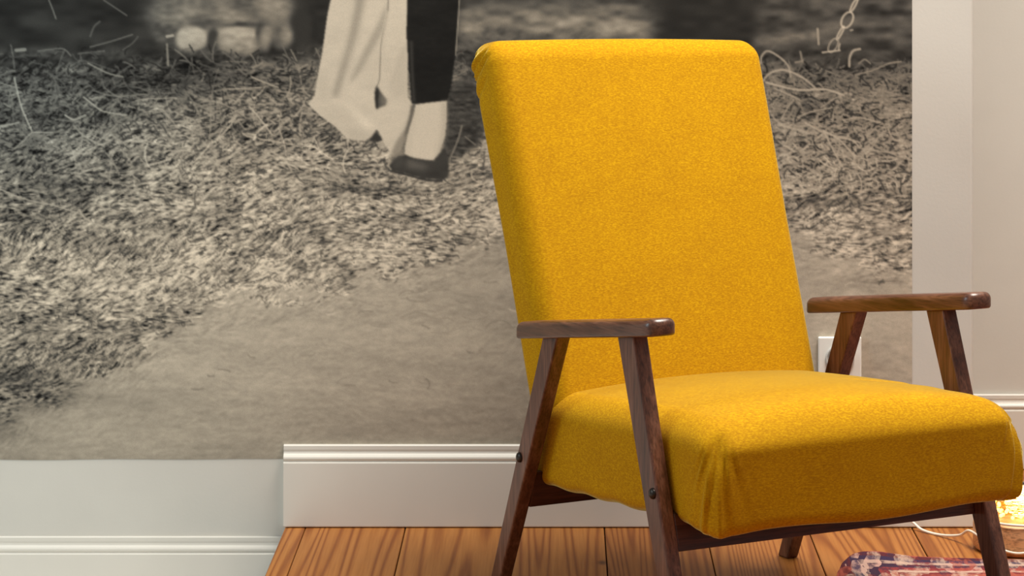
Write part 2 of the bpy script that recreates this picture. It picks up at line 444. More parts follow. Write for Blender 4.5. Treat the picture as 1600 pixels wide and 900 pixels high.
    def ang_low(sx, sy, r):
        lean = np.interp(sx, [-400, 0, 300, 600, 800, 1425], [-.55, -.48, -.30, -.15, -.2, -.1])
        f = flow[np.clip((sy - Y0).astype(int), 0, H - 1), np.clip((sx - X0).astype(int), 0, W - 1)]
        return lean + f + r.normal(0, .34, len(sx))
    def ang_mid(sx, sy, r):
        return np.interp(sx, [-400, 0, 300, 600, 800, 1425], [-.55, -.48, -.30, -.15, -.2, -.1]) + r.normal(0, .45, len(sx))
    def ang_any(sx, sy, r): return r.normal(0, .75, len(sx)) + np.where(r.random(len(sx)) < .2, 1.2, 0)
    # matted chaff: noise smeared along the lie of the straw
    lean_f = np.interp(xx, [-400, 0, 300, 600, 800, 1425], [-.55, -.48, -.30, -.15, -.2, -.1]).astype(np.float32)
    def smear(seed, n0, steps, h, extra):
        r = np.random.default_rng(seed); N = blur(r.standard_normal((H, W)).astype(np.float32), n0)
        th = lean_f + extra; out = N.copy()
        for sg in (-1, 1):
            px = xx - X0 - .5; py = yy - Y0 - .5
            for k in range(steps):
                ix = np.clip(np.rint(px), 0, W - 1).astype(np.int32); iy = np.clip(np.rint(py), 0, H - 1).astype(np.int32)
                a_ = th[iy, ix]; px = px + sg * h * np.cos(a_); py = py + sg * h * np.sin(a_)
                ix = np.clip(np.rint(px), 0, W - 1).astype(np.int32); iy = np.clip(np.rint(py), 0, H - 1).astype(np.int32)
                out += N[iy, ix]
        return out / out.std()
    l1 = smear(31, .7, 3, 1.0, .6 * flow); l2 = smear(32, 1.35, 3, 1.9, .55 * flow + .9 * (vn(16, 11, 23) - .5))
    chaff = .78 * l1 + .46 * l2
    chaff = np.where(chaff < 0, chaff * 1.15, chaff * .70)
    amp = 0.95 * np.interp(yy, [60, 110, 200, 300, 420, 640], [11, 27, 40, 44, 40, 34]) * np.interp(xx, [0, 300, 800, 1425], [1.12, 1.0, .9, .95]) * (.8 + .4 * vn(50, 26, 24))
    G[:] = G + grassy * amp * chaff
    G[:] = G + (1 - grassy) * field * np.clip(1 - sm(0, 70, edge), 0, 1) * 9 * chaff + sand * 2.6 * l2
    G[:] = np.where(yy < 105, blur(G, 1.4), G)
    strokes(9000, (X0, X1), (105, 640), (5, 13), (1.0, 2.2), ang_mid, ([.45, .62, 1.22, 1.38], [.28, .25, .3, .17]), grassy, 1.0, .62, 8)
    # faint streaks over the edge of the sand
    strokes(1500, (X0, X1), (330, 640), (8, 20), (1, 2), ang_low, ([.84, .92, 1.08], [.4, .35, .25]), np.clip(1.1 - sm(-30, 30, edge), 0, 1) * sand, .6, .6, 3)
    strokes(40, (560, 810), (430, 520), (18, 60), (1, 2), lambda a, b, r: r.normal(0, .15, len(a)), ([.88, .93], [.5, .5]), sand, .4, .6, 4)
    # longer straws lying on top
    strokes(1100, (X0, X1), (100, 340), (14, 34), (1.2, 2.0), ang_any, ([1.2, 1.36, .5], [.5, .25, .25]), grassy * sm(340, 220, yy), .5, .65, 5)
    strokes(240, (X0, 520), (70, 250), (14, 46), (1.0, 1.8), ang_any, ([1.5, 1.75], [.6, .4]), grassy, .35, .6, 16)
    strokes(1500, (X0, 760), (75, 230), (5, 16), (1.2, 2.6), ang_any, ([.4, .55, 1.3], [.35, .3, .35]), grassy, .6, .6, 17)
    strokes(260, (X0, X1), (95, 260), (26, 60), (1.2, 2.2), ang_any, ([1.22, 1.42], [.6, .4]), grassy, .4, .7, 6)
    strokes(800, (1170, X1), (100, 300), (10, 34), (1.4, 2.6), ang_any, ([1.15, 1.32, .45], [.4, .38, .22]), grassy, .5, .75, 7)
    # darker hollows
    for (cx, cy, rx, ry, k) in [(80, 185, 90, 26, .72), (230, 130, 120, 28, .8), (110, 290, 60, 16, .75), (20, 250, 50, 40, .8), (180, 380, 60, 10, .8), (620, 345, 60, 12, .8),
                                (1290, 315, 60, 9, .66), (1400, 300, 40, 8, .75), (1265, 170, 40, 18, .8), (300, 120, 70, 22, .72), (560, 292, 60, 9, .75), (30, 330, 60, 40, .86), (20, 590, 60, 26, .82)]:
        d = ((xx - cx) / rx) ** 2 + ((yy - cy) / ry) ** 2; G[:] *= 1 - (1 - k) * np.exp(-d) * (.6 + .8 * n3)
    # --- hand-placed curves
    def line(pts, wdt, val, blurk=0.0):
        P = catmull([(x, y, 0) for x, y in pts], 12) if len(pts) > 2 else [Vector((pts[0][0] + (pts[1][0] - pts[0][0]) * i / 30, pts[0][1] + (pts[1][1] - pts[0][1]) * i / 30, 0)) for i in range(31)]
        ax = np.array([(p.x, p.y) for p in P]); b0 = ax.min(0) - wdt - 4; b1 = ax.max(0) + wdt + 4
        sl = (slice(max(0, int(b0[1] - Y0)), max(0, int(b1[1] - Y0))), slice(max(0, int(b0[0] - X0)), max(0, int(b1[0] - X0))))
        X, Y = xx[sl], yy[sl]
        if X.size == 0: return
        d = np.full(X.shape, 1e9, np.float32)
        for (a, b) in zip(ax[:-1], ax[1:]):
            v = b - a; L2 = max(float(v @ v), 1e-6); t = np.clip(((X - a[0]) * v[0] + (Y - a[1]) * v[1]) / L2, 0, 1)
            d = np.minimum(d, np.hypot(X - a[0] - t * v[0], Y - a[1] - t * v[1]))
        m = sm(wdt * .42 + .8 + blurk, wdt * .42 - .6 - blurk, d) * (.86 + .14 * (blurk > 0)); G[sl] = G[sl] * (1 - m) + val * m
    q = lambda L: [(x / 3.3333, y / 3.3333) for x, y in L]
    for L, wv, v in [([(75, 405), (110, 550), (165, 680)], 2.6, 158), ([(165, 690), (275, 690)], 2, 150), ([(165, 690), (120, 735), (75, 775)], 2, 150), ([(0, 430), (60, 450), (100, 455)], 1.6, 130),
                     ([(0, 655), (50, 650), (100, 635)], 2, 150), ([(435, 505), (490, 548), (540, 580), (660, 600)], 2.6, 150), ([(690, 712), (800, 745), (880, 760)], 2, 156), ([(340, 600), (385, 622), (445, 600)], 3, 158),
                     ([(720, 545), (740, 518), (920, 510)], 2, 140), ([(460, 330), (560, 380), (640, 400)], 2.6, 128), ([(255, 0), (275, 50), (292, 98)], 2, 112), ([(470, 190), (490, 140), (520, 112)], 2.8, 84),
                     ([(200, 266), (260, 258), (330, 255), (370, 290)], 2.6, 98), ([(85, 262), (130, 258)], 6, 128), ([(470, 245), (580, 215), (690, 180)], 2.4, 96), ([(540, 0), (600, 40), (660, 80)], 2.4, 88), ([(640, 260), (690, 225), (720, 190)], 2, 88),
                     ([(480, 470), (600, 500), (760, 490)], 1.6, 118), ([(900, 635), (1000, 628), (1100, 600)], 2, 146), ([(1180, 465), (1300, 460), (1360, 455)], 2, 150), ([(1310, 400), (1380, 430), (1450, 455)], 2.2, 150), ([(870, 190), (900, 185)], 5, 150),
                     ([(870, 230), (876, 340)], 3.6, 120), ([(1060, 810), (1130, 850), (1200, 900)], 2, 150), ([(430, 700), (420, 800)], 2, 140)]:
        line(q(L), wv, v)
    for L, wv, v in [([(0, 85), (140, 140), (280, 170), (420, 215)], 2, 152), ([(410, 190), (450, 240), (560, 285), (720, 270), (860, 200)], 3.4, 150), ([(455, 450), (540, 360), (640, 310)], 2, 150), ([(540, 160), (600, 130), (660, 90)], 2, 158), ([(570, 195), (640, 205), (700, 180)], 2, 150),
                     ([(520, 0), (600, 50), (680, 70)], 2, 130)]:
        line([(x, y + 270) for x, y in q(L)], wv, v)
    qr = lambda L: [(1120 + x / 3.3333, y / 3.3333) for x, y in L]
    for L, wv, v in [([(228, 330), (235, 290), (268, 266), (330, 300), (372, 345), (385, 400)], 3.2, 142), ([(240, 420), (280, 380), (350, 365), (440, 400), (510, 455)], 3.2, 150), ([(258, 430), (420, 468), (560, 465), (660, 495)], 3.4, 156), ([(300, 460), (370, 490), (430, 520)], 2.6, 140),
                     ([(556, 680), (600, 770), (655, 870)], 2.6, 156), ([(556, 680), (640, 730), (720, 815)], 3, 156), ([(460, 640), (560, 690), (740, 740)], 2.6, 154), ([(420, 610), (500, 580), (600, 560)], 2, 146), ([(660, 625), (740, 612), (850, 640)], 2.8, 150), ([(320, 650), (400, 670), (470, 690)], 4, 150),
                     ([(335, 620), (370, 560), (400, 520)], 2.4, 144), ([(540, 560), (620, 510), (660, 495)], 2, 140), ([(740, 770), (860, 790), (1010, 800)], 2.2, 150), ([(440, 830), (500, 800), (580, 780)], 2.2, 140), ([(690, 345), (692, 300), (710, 265), (745, 255)], 3.6, 150), ([(525, 150), (530, 230)], 3.4, 140), ([(435, 270), (445, 320)], 3.2, 118), ([(410, 325), (445, 318)], 3.2, 118),
                     ([(720, 390), (800, 370), (900, 330), (960, 320)], 2.4, 124), ([(740, 330), (770, 310), (800, 330)], 2.4, 118)]:
        line(qr(L), wv + .4, v)
    # chain hanging into the straw
    def ring(cx, cy, rx, ry, rot, v, wv):
        c, s = math.cos(rot), math.sin(rot)
        pts = [(cx + rx * math.cos(a) * c - ry * math.sin(a) * s, cy + rx * math.cos(a) * s + ry * math.sin(a) * c) for a in np.linspace(0, 2 * math.pi, 15)]
        line(qr(pts), wv, v)
    line(qr([(575, 300), (555, 370), (515, 430)]), 5, 52); line(qr([(610, 280), (590, 330), (560, 350)]), 3, 60)
    ca = math.atan2(270, -145)
    ring(745, -45, 44, 24, ca, 150, 2.8); ring(714, 26, 40, 8, ca, 172, 2.8); ring(679, 104, 44, 27, ca, 164, 3.2); ring(643, 172, 40, 7, ca, 170, 2.8); ring(606, 236, 40, 20, ca, 138, 2.6)
    line(qr([(550, 273), (600, 267), (640, 262)]), 3.0, 160); line(qr([(634, 258), (640, 228)]), 3, 150); line(qr([(696, 158), (706, 156)]), 3, 150)
    # --- draped pale cloth, dark trouser leg, sock and shoe
    def poly(pts, val, soft=.8, k=1.0):
        ax = np.array(pts, dtype=np.float32); b0 = ax.min(0) - 4; b1 = ax.max(0) + 4
        sl = (slice(max(0, int(b0[1] - Y0)), min(H, int(b1[1] - Y0))), slice(max(0, int(b0[0] - X0)), min(W, int(b1[0] - X0))))
        X, Y = xx[sl], yy[sl]; ins = np.zeros(X.shape, bool); j = len(ax) - 1
        for i in range(len(ax)):
            (xa, ya), (xb, yb_) = ax[i], ax[j]
            c = (ya > Y) != (yb_ > Y); ins ^= c & (X < (xb - xa) * (Y - ya) / ((yb_ - ya) or 1e-6) + xa); j = i
        m = blur(ins.astype(np.float32), soft) * k
        v = val[sl] if isinstance(val, np.ndarray) else val
        G[sl] = G[sl] * (1 - m) + v * m
    z = lambda L: [(460 + x / 3, y / 3) for x, y in L]
    poly(z([(705, 470), (745, 390), (830, 345), (880, 480), (892, 620), (860, 690), (720, 770), (690, 700)]), 50 + 40 * (n3 - .5), 4, .85)
    line(z([(785, 590), (765, 660), (720, 765)]), 3, 112); line(z([(740, 735), (820, 745), (880, 735)]), 2.4, 118); line(z([(800, 640), (850, 680)]), 2, 110)
    cloth_v = 172 + 10 * (n1 - .5) + 5 * (n3 - .5)
    poly(z([(195, -1600), (540, -1600), (540, 0), (530, 60), (525, 150), (532, 300), (532, 455), (560, 500), (545, 560), (520, 660), (500, 700), (488, 730), (452, 722), (440, 700), (415, 665), (395, 620), (385, 605), (365, 640), (330, 662), (275, 656), (240, 645), (200, 600), (130, 550), (80, 505), (64, 485), (95, 450), (105, 380), (130, 250), (155, 70), (170, 0)]), cloth_v)
    poly(z([(300, -400), (345, -400), (330, 0), (300, 140), (250, 300), (205, 455), (175, 455), (215, 320), (255, 180), (285, 20)]), 128, 4, .85)
    poly(z([(120, 330), (150, 330), (170, 470), (120, 480), (100, 470)]), 160, 6, .7)
    poly(z([(440, 0), (400, 90), (330, 230), (250, 400), (300, 350), (370, 230), (420, 140)]), 136, 3, .8)
    poly(z([(285, 365), (330, 400), (388, 385), (378, 430), (330, 425)]), 166, 3, .7)
    poly(z([(210, 465), (300, 520), (385, 600), (360, 640), (300, 560)]), 202, 5, .6)
    poly(z([(235, 600), (330, 610), (385, 600), (362, 645), (320, 664), (260, 656)]), 158, 4, .65)
    line(z([(444, -300), (440, 0), (432, 90), (408, 200), (402, 300), (398, 375), (380, 415)]), 1.6, 110, .4)
    line(z([(440, 60), (420, 170), (412, 260)]), 4, 168, 2)
    poly(z([(520, 190), (532, 330), (532, 460), (500, 450), (440, 480), (470, 380), (500, 270)]), 160, 5, .75)
    poly(z([(520, 200), (528, 230), (490, 320), (455, 430), (450, 400), (480, 300)]), 150, 3, .5)
    poly(z([(380, 440), (388, 402), (405, 430), (432, 470), (428, 492), (385, 511), (378, 475)]), 74, 1.4)
    poly(z([(376, 432), (386, 404), (396, 430), (392, 508), (383, 510)]), 40, 1.2)
    poly(z([(405, 440), (435, 470), (428, 492), (410, 494)]), 120, 3, .7)
    poly(z([(345, 662), (385, 612), (412, 655), (380, 665)]), 48, 1.6)
    poly(z([(555, 500), (568, 505), (545, 590), (522, 645), (512, 715), (488, 733), (452, 720), (480, 660), (520, 600)]), 120, 2.2, .9)
    poly(z([(548, 490), (565, 492), (548, 585), (520, 650), (515, 700), (505, 715), (520, 620), (540, 550)]), 66, 1.6, .9)
    dark_v = 28 + 8 * (n1 - .5) + 4 * (n3 - .5)
    poly(z([(538, -1600), (790, -1600), (772, 0), (766, 100), (752, 280), (736, 400), (716, 472), (640, 479), (570, 489), (552, 484), (545, 430), (535, 300), (528, 150)]), dark_v)
    line(z([(773, 0), (767, 100), (756, 260)]), 1.2, 150, .5)
    line(z([(548, 200), (552, 330), (560, 470)]), 5, 52, 3)
    poly(z([(568, 490), (715, 472), (714, 560), (706, 640), (682, 710), (652, 752), (600, 748), (540, 737), (520, 722), (520, 680), (540, 600), (560, 540)]), 176 + 8 * (n1 - .5))
    poly(z([(715, 472), (690, 480), (696, 570), (690, 650), (660, 750), (690, 710), (710, 640), (716, 560)]), 140, 4, .7)
    poly(z([(568, 490), (585, 495), (560, 600), (535, 735), (518, 722), (520, 680), (540, 600)]), 160, 4, .5)
    poly(z([(516, 724), (560, 741), (652, 754), (690, 708), (706, 690), (722, 740), (724, 828), (690, 844), (600, 836), (520, 812), (460, 800), (444, 776), (478, 738), (508, 728)]), 54 + 10 * (n2 - .5), 1.2)
    poly(z([(525, 745), (600, 765), (640, 785), (600, 800), (530, 785)]), 92, 4, .8)
    line(z([(452, 802), (530, 820), (610, 842), (690, 848)]), 3, 44, 1)
    poly(z([(446, 735), (510, 722), (516, 770), (470, 795)]), 66, 3, .8)
    # --- finish: soften, tone and write to a mesh
    G = blur(np.clip(G, 14, 196), .58)
    bright = np.clip(G / 255, 0, 1)
    cool = sm(420, 60, xx) * sm(420, 120, yy)
    tint = np.stack([1.065 - .065 * cool, 1.0 + .005 * cool, .905 + .05 * cool], -1)
    tint = 1 + (tint - 1) * np.clip(bright * 2.6, .7, 1.1)[..., None]
    RGB = s2l(np.clip(G[..., None] * tint, 0, 255)) * MURAL_GAIN
    xs = np.concatenate([np.arange(-400, -24, 8.0), np.arange(-24, 1424.5, 1.7), [1425.0]])
    ys = np.concatenate([np.arange(-500, -16, 8.0), np.arange(-16, 716.5, 1.7), [717.4]])
    gx, gy = np.meshgrid(xs, ys); nx, ny = len(xs), len(ys)
    wob = np.where(gy > 717, .6 * np.sin(gx / 37.0) + .5 * np.sin(gx / 91.0 + 1), 0)
    fx = np.clip(gx - X0 - .5, 0, W - 1.001); fy = np.clip(gy - Y0 - .5, 0, H - 1.001)
    ix, iy = fx.astype(int), fy.astype(int); tx, ty = (fx - ix)[..., None], (fy - iy)[..., None]
    C = (RGB[iy, ix] * (1 - tx) + RGB[iy, ix + 1] * tx) * (1 - ty) + (RGB[iy + 1, ix] * (1 - tx) + RGB[iy + 1, ix + 1] * tx) * ty
    V = np.stack([wx(gx), np.full_like(gx, -0.0009), wz(gy + wob)], -1).reshape(-1, 3)
    i0 = (np.arange(ny - 1)[:, None] * nx + np.arange(nx - 1)[None]).ravel()
    Q = np.stack([i0, i0 + nx, i0 + nx + 1, i0 + 1], 1)
    me = bpy.data.meshes.new('wall_mural')
    me.vertices.add(len(V)); me.vertices.foreach_set('co', V.astype(np.float32).ravel())
    me.loops.add(Q.size); me.loops.foreach_set('vertex_index', Q.ravel().astype(np.int32))
    me.polygons.add(len(Q)); me.polygons.foreach_set('loop_start', np.arange(0, Q.size, 4, dtype=np.int32)); me.polygons.foreach_set('loop_total', np.full(len(Q), 4, np.int32))
    me.update(calc_edges=True)
    at = me.color_attributes.new('print', 'FLOAT_COLOR', 'POINT')
    at.data.foreach_set('color', np.concatenate([C.reshape(-1, 3), np.ones((len(V), 1))], 1).astype(np.float32).ravel())
    me.materials.append(M_PRINT)
    o = link(bpy.data.objects.new('wall_mural', me))
    tag(o, 'sepia photo wallpaper of straw, draped cloth and a shoe, filling the wall', 'mural')
make_mural()

# ------------------------------------------------------------------ yellow armchair
# chair frame: a = distance forward of the rear feet line, v = sideways, h = height
A0 = 0.33
chair = empty('armchair', (0.1542 + 0.489 * A0, -0.3945 - 0.872 * A0, 0), math.radians(29.3))
tag(chair, 'mustard yellow high-back armchair with dark wooden arms and splayed legs', 'armchair')
def loc(a, v, h): return (v, -(a - A0), h)
def loc_np(A, V, Hh): return np.stack([V, -(A - A0), Hh], -1)

def arm_h(a): return 0.4645 + (a - 0.2114) * 0.1385          # underside of the arms

def seat_mesh():
    half = (0.298, 0.268, 0.083)
    P, F = rounded_grid(half, 0.044, 74, 10, 0.022)
    u, v, t = P[:, 0] / half[0], P[:, 1] / half[1], P[:, 2] / half[2]
    A = 0.366 + P[:, 0]
    # bulging plan: front bows out, sides swell a little
    A += np.where(u > 0, 0.014 * u * (1 - v * v) , 0)
    V = P[:, 1] * (1 + 0.012 * (1 - t * t) * (1 - u * u))
    fl = np.clip(np.where(P[:, 1] > 0, (A - 0.555) / 0.105, (A - 0.40) / 0.26), 0, 1); fl = fl * fl * (3 - 2 * fl)
    V += fl * np.where(P[:, 1] > 0, 0.048, 0.012) * v * (1 - 0.10 * t - 0.25 * np.clip(-t - 0.4, 0, 1))
    lo = 0.1945 + 0.045 * A; hi = 0.346 + 0.066 * A
    Hh = lo + (t * 0.5 + 0.5) * (hi - lo)
    top = np.clip(t, 0, 1) ** 2
    Hh += top * 0.026 * np.clip(1 - v * v, 0, 1) * np.clip(1 - ((A - 0.42) / 0.36) ** 2, 0, 1) ** 0.7
    # front roll drops, front corners sag
    fr = np.clip((u - 0.72) / 0.28, 0, 1)
    Hh -= top * (0.014 * fr ** 2 + 0.013 * np.clip((u - 0.4) / 0.6, 0, 1) ** 2)
    low = np.clip(-t, 0, 1)
    Hh -= low * 0.009 * fr
    Hh -= low * 0.004 * fr * np.clip((np.abs(v) - 0.65) / 0.35, 0, 1)
    Hh -= low * 0.004 * np.sin(v * 5 + 1) * fr
    # gathered folds at both front corners, running down from the top of the corner
    for sgn in (-1, 1):
        da = 0.664 - A; dv = 0.268 - sgn * P[:, 1]
        s = da - dv                                            # signed distance round the corner
        depth = np.clip((0.37 - Hh) / 0.15, 0, 1)              # 0 at top, 1 at hem
        near = np.exp(-((s - 0.006) / 0.050) ** 2) * np.clip(1 - np.minimum(np.abs(da), np.abs(dv)) / 0.06, 0, 1)
        fan = (s + 0.012) / (0.32 + 0.9 * depth)
        w_ = near * np.clip(depth * 3.0, 0, 1) * 0.0040 * (np.sin(fan * 190.0 + 1.2 * depth) + 0.5 * np.sin(fan * 330 + 2))
        A += w_ * 0.75; V += sgn * w_ * 0.75
        pinch = np.exp(-((s) / 0.022) ** 2) * np.exp(-((Hh - 0.352) / 0.022) ** 2)
        A -= 0.007 * pinch * (da < 0.05); V -= sgn * 0.007 * pinch * (dv < 0.05)
    # shallow crease on the far edge of the seat top
    Hh -= top * 0.006 * np.exp(-((A - 0.47 - 0.5 * (V - 0.2)) / 0.018) ** 2) * np.clip((V - 0.10) / 0.12, 0, 1)
    # soft puckers along the left flank
    Hh += 0.0016 * low * np.sin(A * 60)
    return loc_np(A, V, Hh), F
P, F = seat_mesh()
seat = mesh_obj('seat_cushion', P, F, M_FAB, chair, True)

def back_mesh():
    half = (0.052, 0.268, 0.372)                               # thickness, width, length
    P, F = rounded_grid(half, 0.034, 180, 10)
    c, v, t = P[:, 0] / half[0], P[:, 1] / half[1], P[:, 2] / half[2]
    s = (t * 0.5 + 0.5)                                        # 0 bottom, 1 top
    T = P[:, 0] * (1.10 - 0.22 * s)
    wv = np.interp(s, [0, .25, .55, .85, 1], [0.985, 1.0, 1.01, 1.03, 1.035])
    V = P[:, 1] * wv
    L = P[:, 2]
    T += np.clip(c, 0, 1) * 0.008 * np.clip(1 - v * v, 0, 1) * np.clip(1 - t * t, 0, 1)       # padded front
    L += 0.004 * np.clip(t, 0, 1) ** 8 * (1 - np.clip(v, -1, 1) ** 2)                         # arched top edge
    L += np.clip(t, 0, 1) ** 6 * (0.004 - 0.007 * v)
    bk = np.clip(-c, 0, 1); T -= 0.013 * bk * np.clip(t, 0, 1) ** 2; L += 0.020 * (0.5 - 0.5 * np.clip(c, -1, 1)) * np.clip(t, 0, 1) ** 10
    # gathered folds at the two upper corners
    for sgn in (-1, 1):
        k = 1.0 if sgn < 0 else 0.4
        q = np.clip((sgn * V - 0.225) / 0.03, 0, 1)
        for (t0, l0, t1, l1, dep, wd) in ((-0.060, 0.338, 0.020, 0.374, 0.0075, 0.0045), (-0.062, 0.322, 0.034, 0.366, 0.0060, 0.0040), (-0.058, 0.290, 0.020, 0.332, 0.0040, 0.0045), (-0.064, 0.356, -0.020, 0.386, 0.0065, 0.0045)):
            dx, dl = t1 - t0, l1 - l0; ln_ = math.hypot(dx, dl)
            al = ((T - t0) * dx + (L - l0) * dl) / ln_; pe = (-(T - t0) * dl + (L - l0) * dx) / ln_
            fade = np.clip(al / 0.012 + 0.8, 0, 1) * np.clip((ln_ - al) / 0.03, 0, 1)
            d_ = q * k * dep * fade * (-np.exp(-(pe / wd) ** 2) + 0.55 * np.exp(-((pe - 2.1 * wd) / (1.2 * wd)) ** 2))
            V = V + sgn * d_
    ang = math.radians(19.0)
    # centre line: front face passes a=.150 at h=.36
    hc = 0.560; ac = 0.150 - (hc - 0.36) * math.tan(ang) - 0.052 / math.cos(ang)
    A = ac + T * math.cos(ang) - L * math.sin(ang)
    Hh = hc + T * math.sin(ang) + L * math.cos(ang)
    return loc_np(A, V, Hh), F
P, F = back_mesh()
mesh_obj('backrest', P, F, M_FAB, chair, True)

T_LEG = 0.0265
def leg(sgn, a_top, a_bot, wt, wb, h_bot=0.0):
    vc = 0.295 * sgn; t0, t1 = T_LEG * 0.44, T_LEG * 0.52
    bot = [loc(a_bot - wb / 2, vc - t0, h_bot), loc(a_bot + wb / 2, vc - t0, h_bot), loc(a_bot + wb / 2, vc + t0, h_bot), loc(a_bot - wb / 2, vc + t0, h_bot)]
    top = [loc(a, v, arm_h(a) + 0.002) for a, v in ((a_top - wt / 2, vc - t1), (a_top + wt / 2, vc - t1), (a_top + wt / 2, vc + t1), (a_top - wt / 2, vc + t1))]
    return bm_obj('leg', hexa(bot, top, 0.0035, 3), M_WOOD, chair)
RUG_T = 0.011
def bolt(parent, a, sgn, h):
    bm = lathe_bm([(0.0086, 0.0), (0.0086, 0.0015), (0.0078, 0.0034), (0.0056, 0.0050), (0.0028, 0.0058), (0.0006, 0.006)], 20)
    o = bm_obj('bolt', bm, M_BOLT, parent, True)
    o.location = loc(a, sgn * (0.295 + T_LEG * 0.47), h); o.rotation_euler = (0, sgn * math.pi / 2, 0)
for sgn in (-1, 1):
    r = leg(sgn, 0.2114, 0.004, 0.048, 0.032)
    bolt(r, 0.108, sgn, 0.252)
    f = leg(sgn, 0.4604 if sgn > 0 else 0.452, 0.645 if sgn > 0 else 0.610, 0.048, 0.038, RUG_T if sgn > 0 else 0.0)
    bolt(f, 0.546 if sgn > 0 else 0.536, sgn, 0.268)

# arm rests: plank with bull-nosed front, tilted up towards the front
def armrest(sgn):
    n = 18; w2 = 0.027; a0, a1 = ((0.114, 0.554) if sgn < 0 else (0.092, 0.572)); out = []
    for k in range(n + 1):                                     # rounded front
        th = -math.pi / 2 + math.pi * k / n
        out.append((a1 - 0.026 + 0.026 * math.copysign(abs(math.cos(th)) ** 0.75, math.cos(th)), w2 * math.copysign(abs(math.sin(th)) ** 0.8, math.sin(th))))
    out += [(a0 + 0.012, w2 * 0.95), (a0 + 0.003, w2 * 0.82), (a0, w2 * 0.5), (a0, -w2 * 0.5), (a0 + 0.003, -w2 * 0.82), (a0 + 0.012, -w2 * 0.95)]
    bm = bmesh.new(); th_ = 0.0275
    lo = [bm.verts.new(loc(a, 0.297 * sgn + v, arm_h(a))) for a, v in out]
    hi = [bm.verts.new(loc(a, 0.297 * sgn + v, arm_h(a) + th_)) for a, v in out]
    bl = bm.faces.new(lo[::-1]); bh = bm.faces.new(hi)
    for i in range(len(out)):
        j = (i + 1) % len(out); bm.faces.new((lo[i], lo[j], hi[j], hi[i]))
    bmesh.ops.recalc_face_normals(bm, faces=bm.faces[:])
    bmesh.ops.bevel(bm, geom=list(bh.edges), offset=0.012, segments=6, affect='EDGES', profile=0.5)
    low_edges = [e for e in bm.edges if len(e.link_faces) == 2 and any(len(f.verts) >= len(out) and f.normal.z < -0.5 for f in e.link_faces)]
    bmesh.ops.bevel(bm, geom=low_edges, offset=0.004, segments=3, affect='EDGES', profile=0.5)
    o = bm_obj('armrest', bm, M_ARM, chair, False)
    for p in o.data.polygons: p.use_smooth = len(p.vertices) <= 4
for sgn in (-1, 1): armrest(sgn)

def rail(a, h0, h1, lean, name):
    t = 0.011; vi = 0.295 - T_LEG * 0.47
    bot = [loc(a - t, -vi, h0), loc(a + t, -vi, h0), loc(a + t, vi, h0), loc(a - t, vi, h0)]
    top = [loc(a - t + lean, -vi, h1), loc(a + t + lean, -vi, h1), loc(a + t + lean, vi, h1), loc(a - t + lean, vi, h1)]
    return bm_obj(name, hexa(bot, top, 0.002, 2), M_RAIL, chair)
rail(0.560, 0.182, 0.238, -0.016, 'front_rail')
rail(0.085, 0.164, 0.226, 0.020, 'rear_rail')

# ------------------------------------------------------------------ wall socket
sx, sz, s2 = wx(1311.5), wz(559), 0.0405
sock = empty('wall_socket', (sx, -0.0010, sz - s2))
tag(sock, 'white square wall socket seen between the armchair back and its far arm', 'wall socket')
bm = box_bm(-s2, s2, -0.0095, 0.0, 0, 2 * s2, 0.003, 3)
bm_obj('face_plate', bm, M_PLASTIC, sock)
bm = bmesh.new(); R = [(0.0270, 0.0), (0.0270, 0.004), (0.0245, 0.0045), (0.0235, 0.0030), (0.0225, 0.0004)]
bm = lathe_bm(R, 40); o = bm_obj('socket_ring', bm, M_HOLE, sock, True); o.location = (0, -0.0094, s2); o.rotation_euler = (math.pi / 2, 0, 0)

# ------------------------------------------------------------------ fairy-light lamp on the floor
LX, LY = 0.840, -0.190
lamp = empty('fairy_light_lamp', (LX, LY, 0))
tag(lamp, 'round wooden lamp base with a glowing jar of fairy lights on the floor', 'lamp')
bm = lathe_bm([(0.066, 0.0), (0.080, 0.001), (0.0845, 0.006), (0.0855, 0.016), (0.0855, 0.046), (0.084, 0.052), (0.079, 0.0555), (0.070, 0.0565)], 56)
bm_obj('base', bm, M_LAMPWOOD, lamp, True)
prof = [(0.0700, 0.0566), (0.0715, 0.075), (0.0710, 0.092), (0.066, 0.104), (0.050, 0.112), (0.028, 0.1155), (0.004, 0.1165)]
bm = lathe_bm(prof + [(r - 0.0025 if r > 0.01 else r * 0.5, z - (0.002 if z > 0.095 else -0.0)) for r, z in prof[::-1]], 48, False, False)
bm_obj('glass_dome', bm, M_GLASS, lamp, True)
rng = np.random.default_rng(5)
pts = []
for i in range(110):
    t = i / 109; th = i * 2.399 + rng.normal(0, .3); r = 0.030 + 0.032 * rng.random(); z = 0.064 + 0.036 * abs(((t * 5) % 2) - 1) + rng.normal(0, .004)
    k = 1.0 if z < 0.094 else 0.85
    pts.append((r * k * math.cos(th), r * k * math.sin(th), max(0.063, z)))
wire = bm_obj('light_wire', tube_bm(catmull(pts, 5), 0.0005, 5), M_WIRE, lamp, True)
bulb_me = None
for i, p in enumerate(pts):
    if bulb_me is None:
        bm = bmesh.new(); bmesh.ops.create_icosphere(bm, subdivisions=1, radius=0.0036)
        b = bm_obj('bulb', bm, M_BULB, wire, True); bulb_me = b.data
    else:
        b = link(bpy.data.objects.new('bulb', bulb_me), wire)
    b.location = p
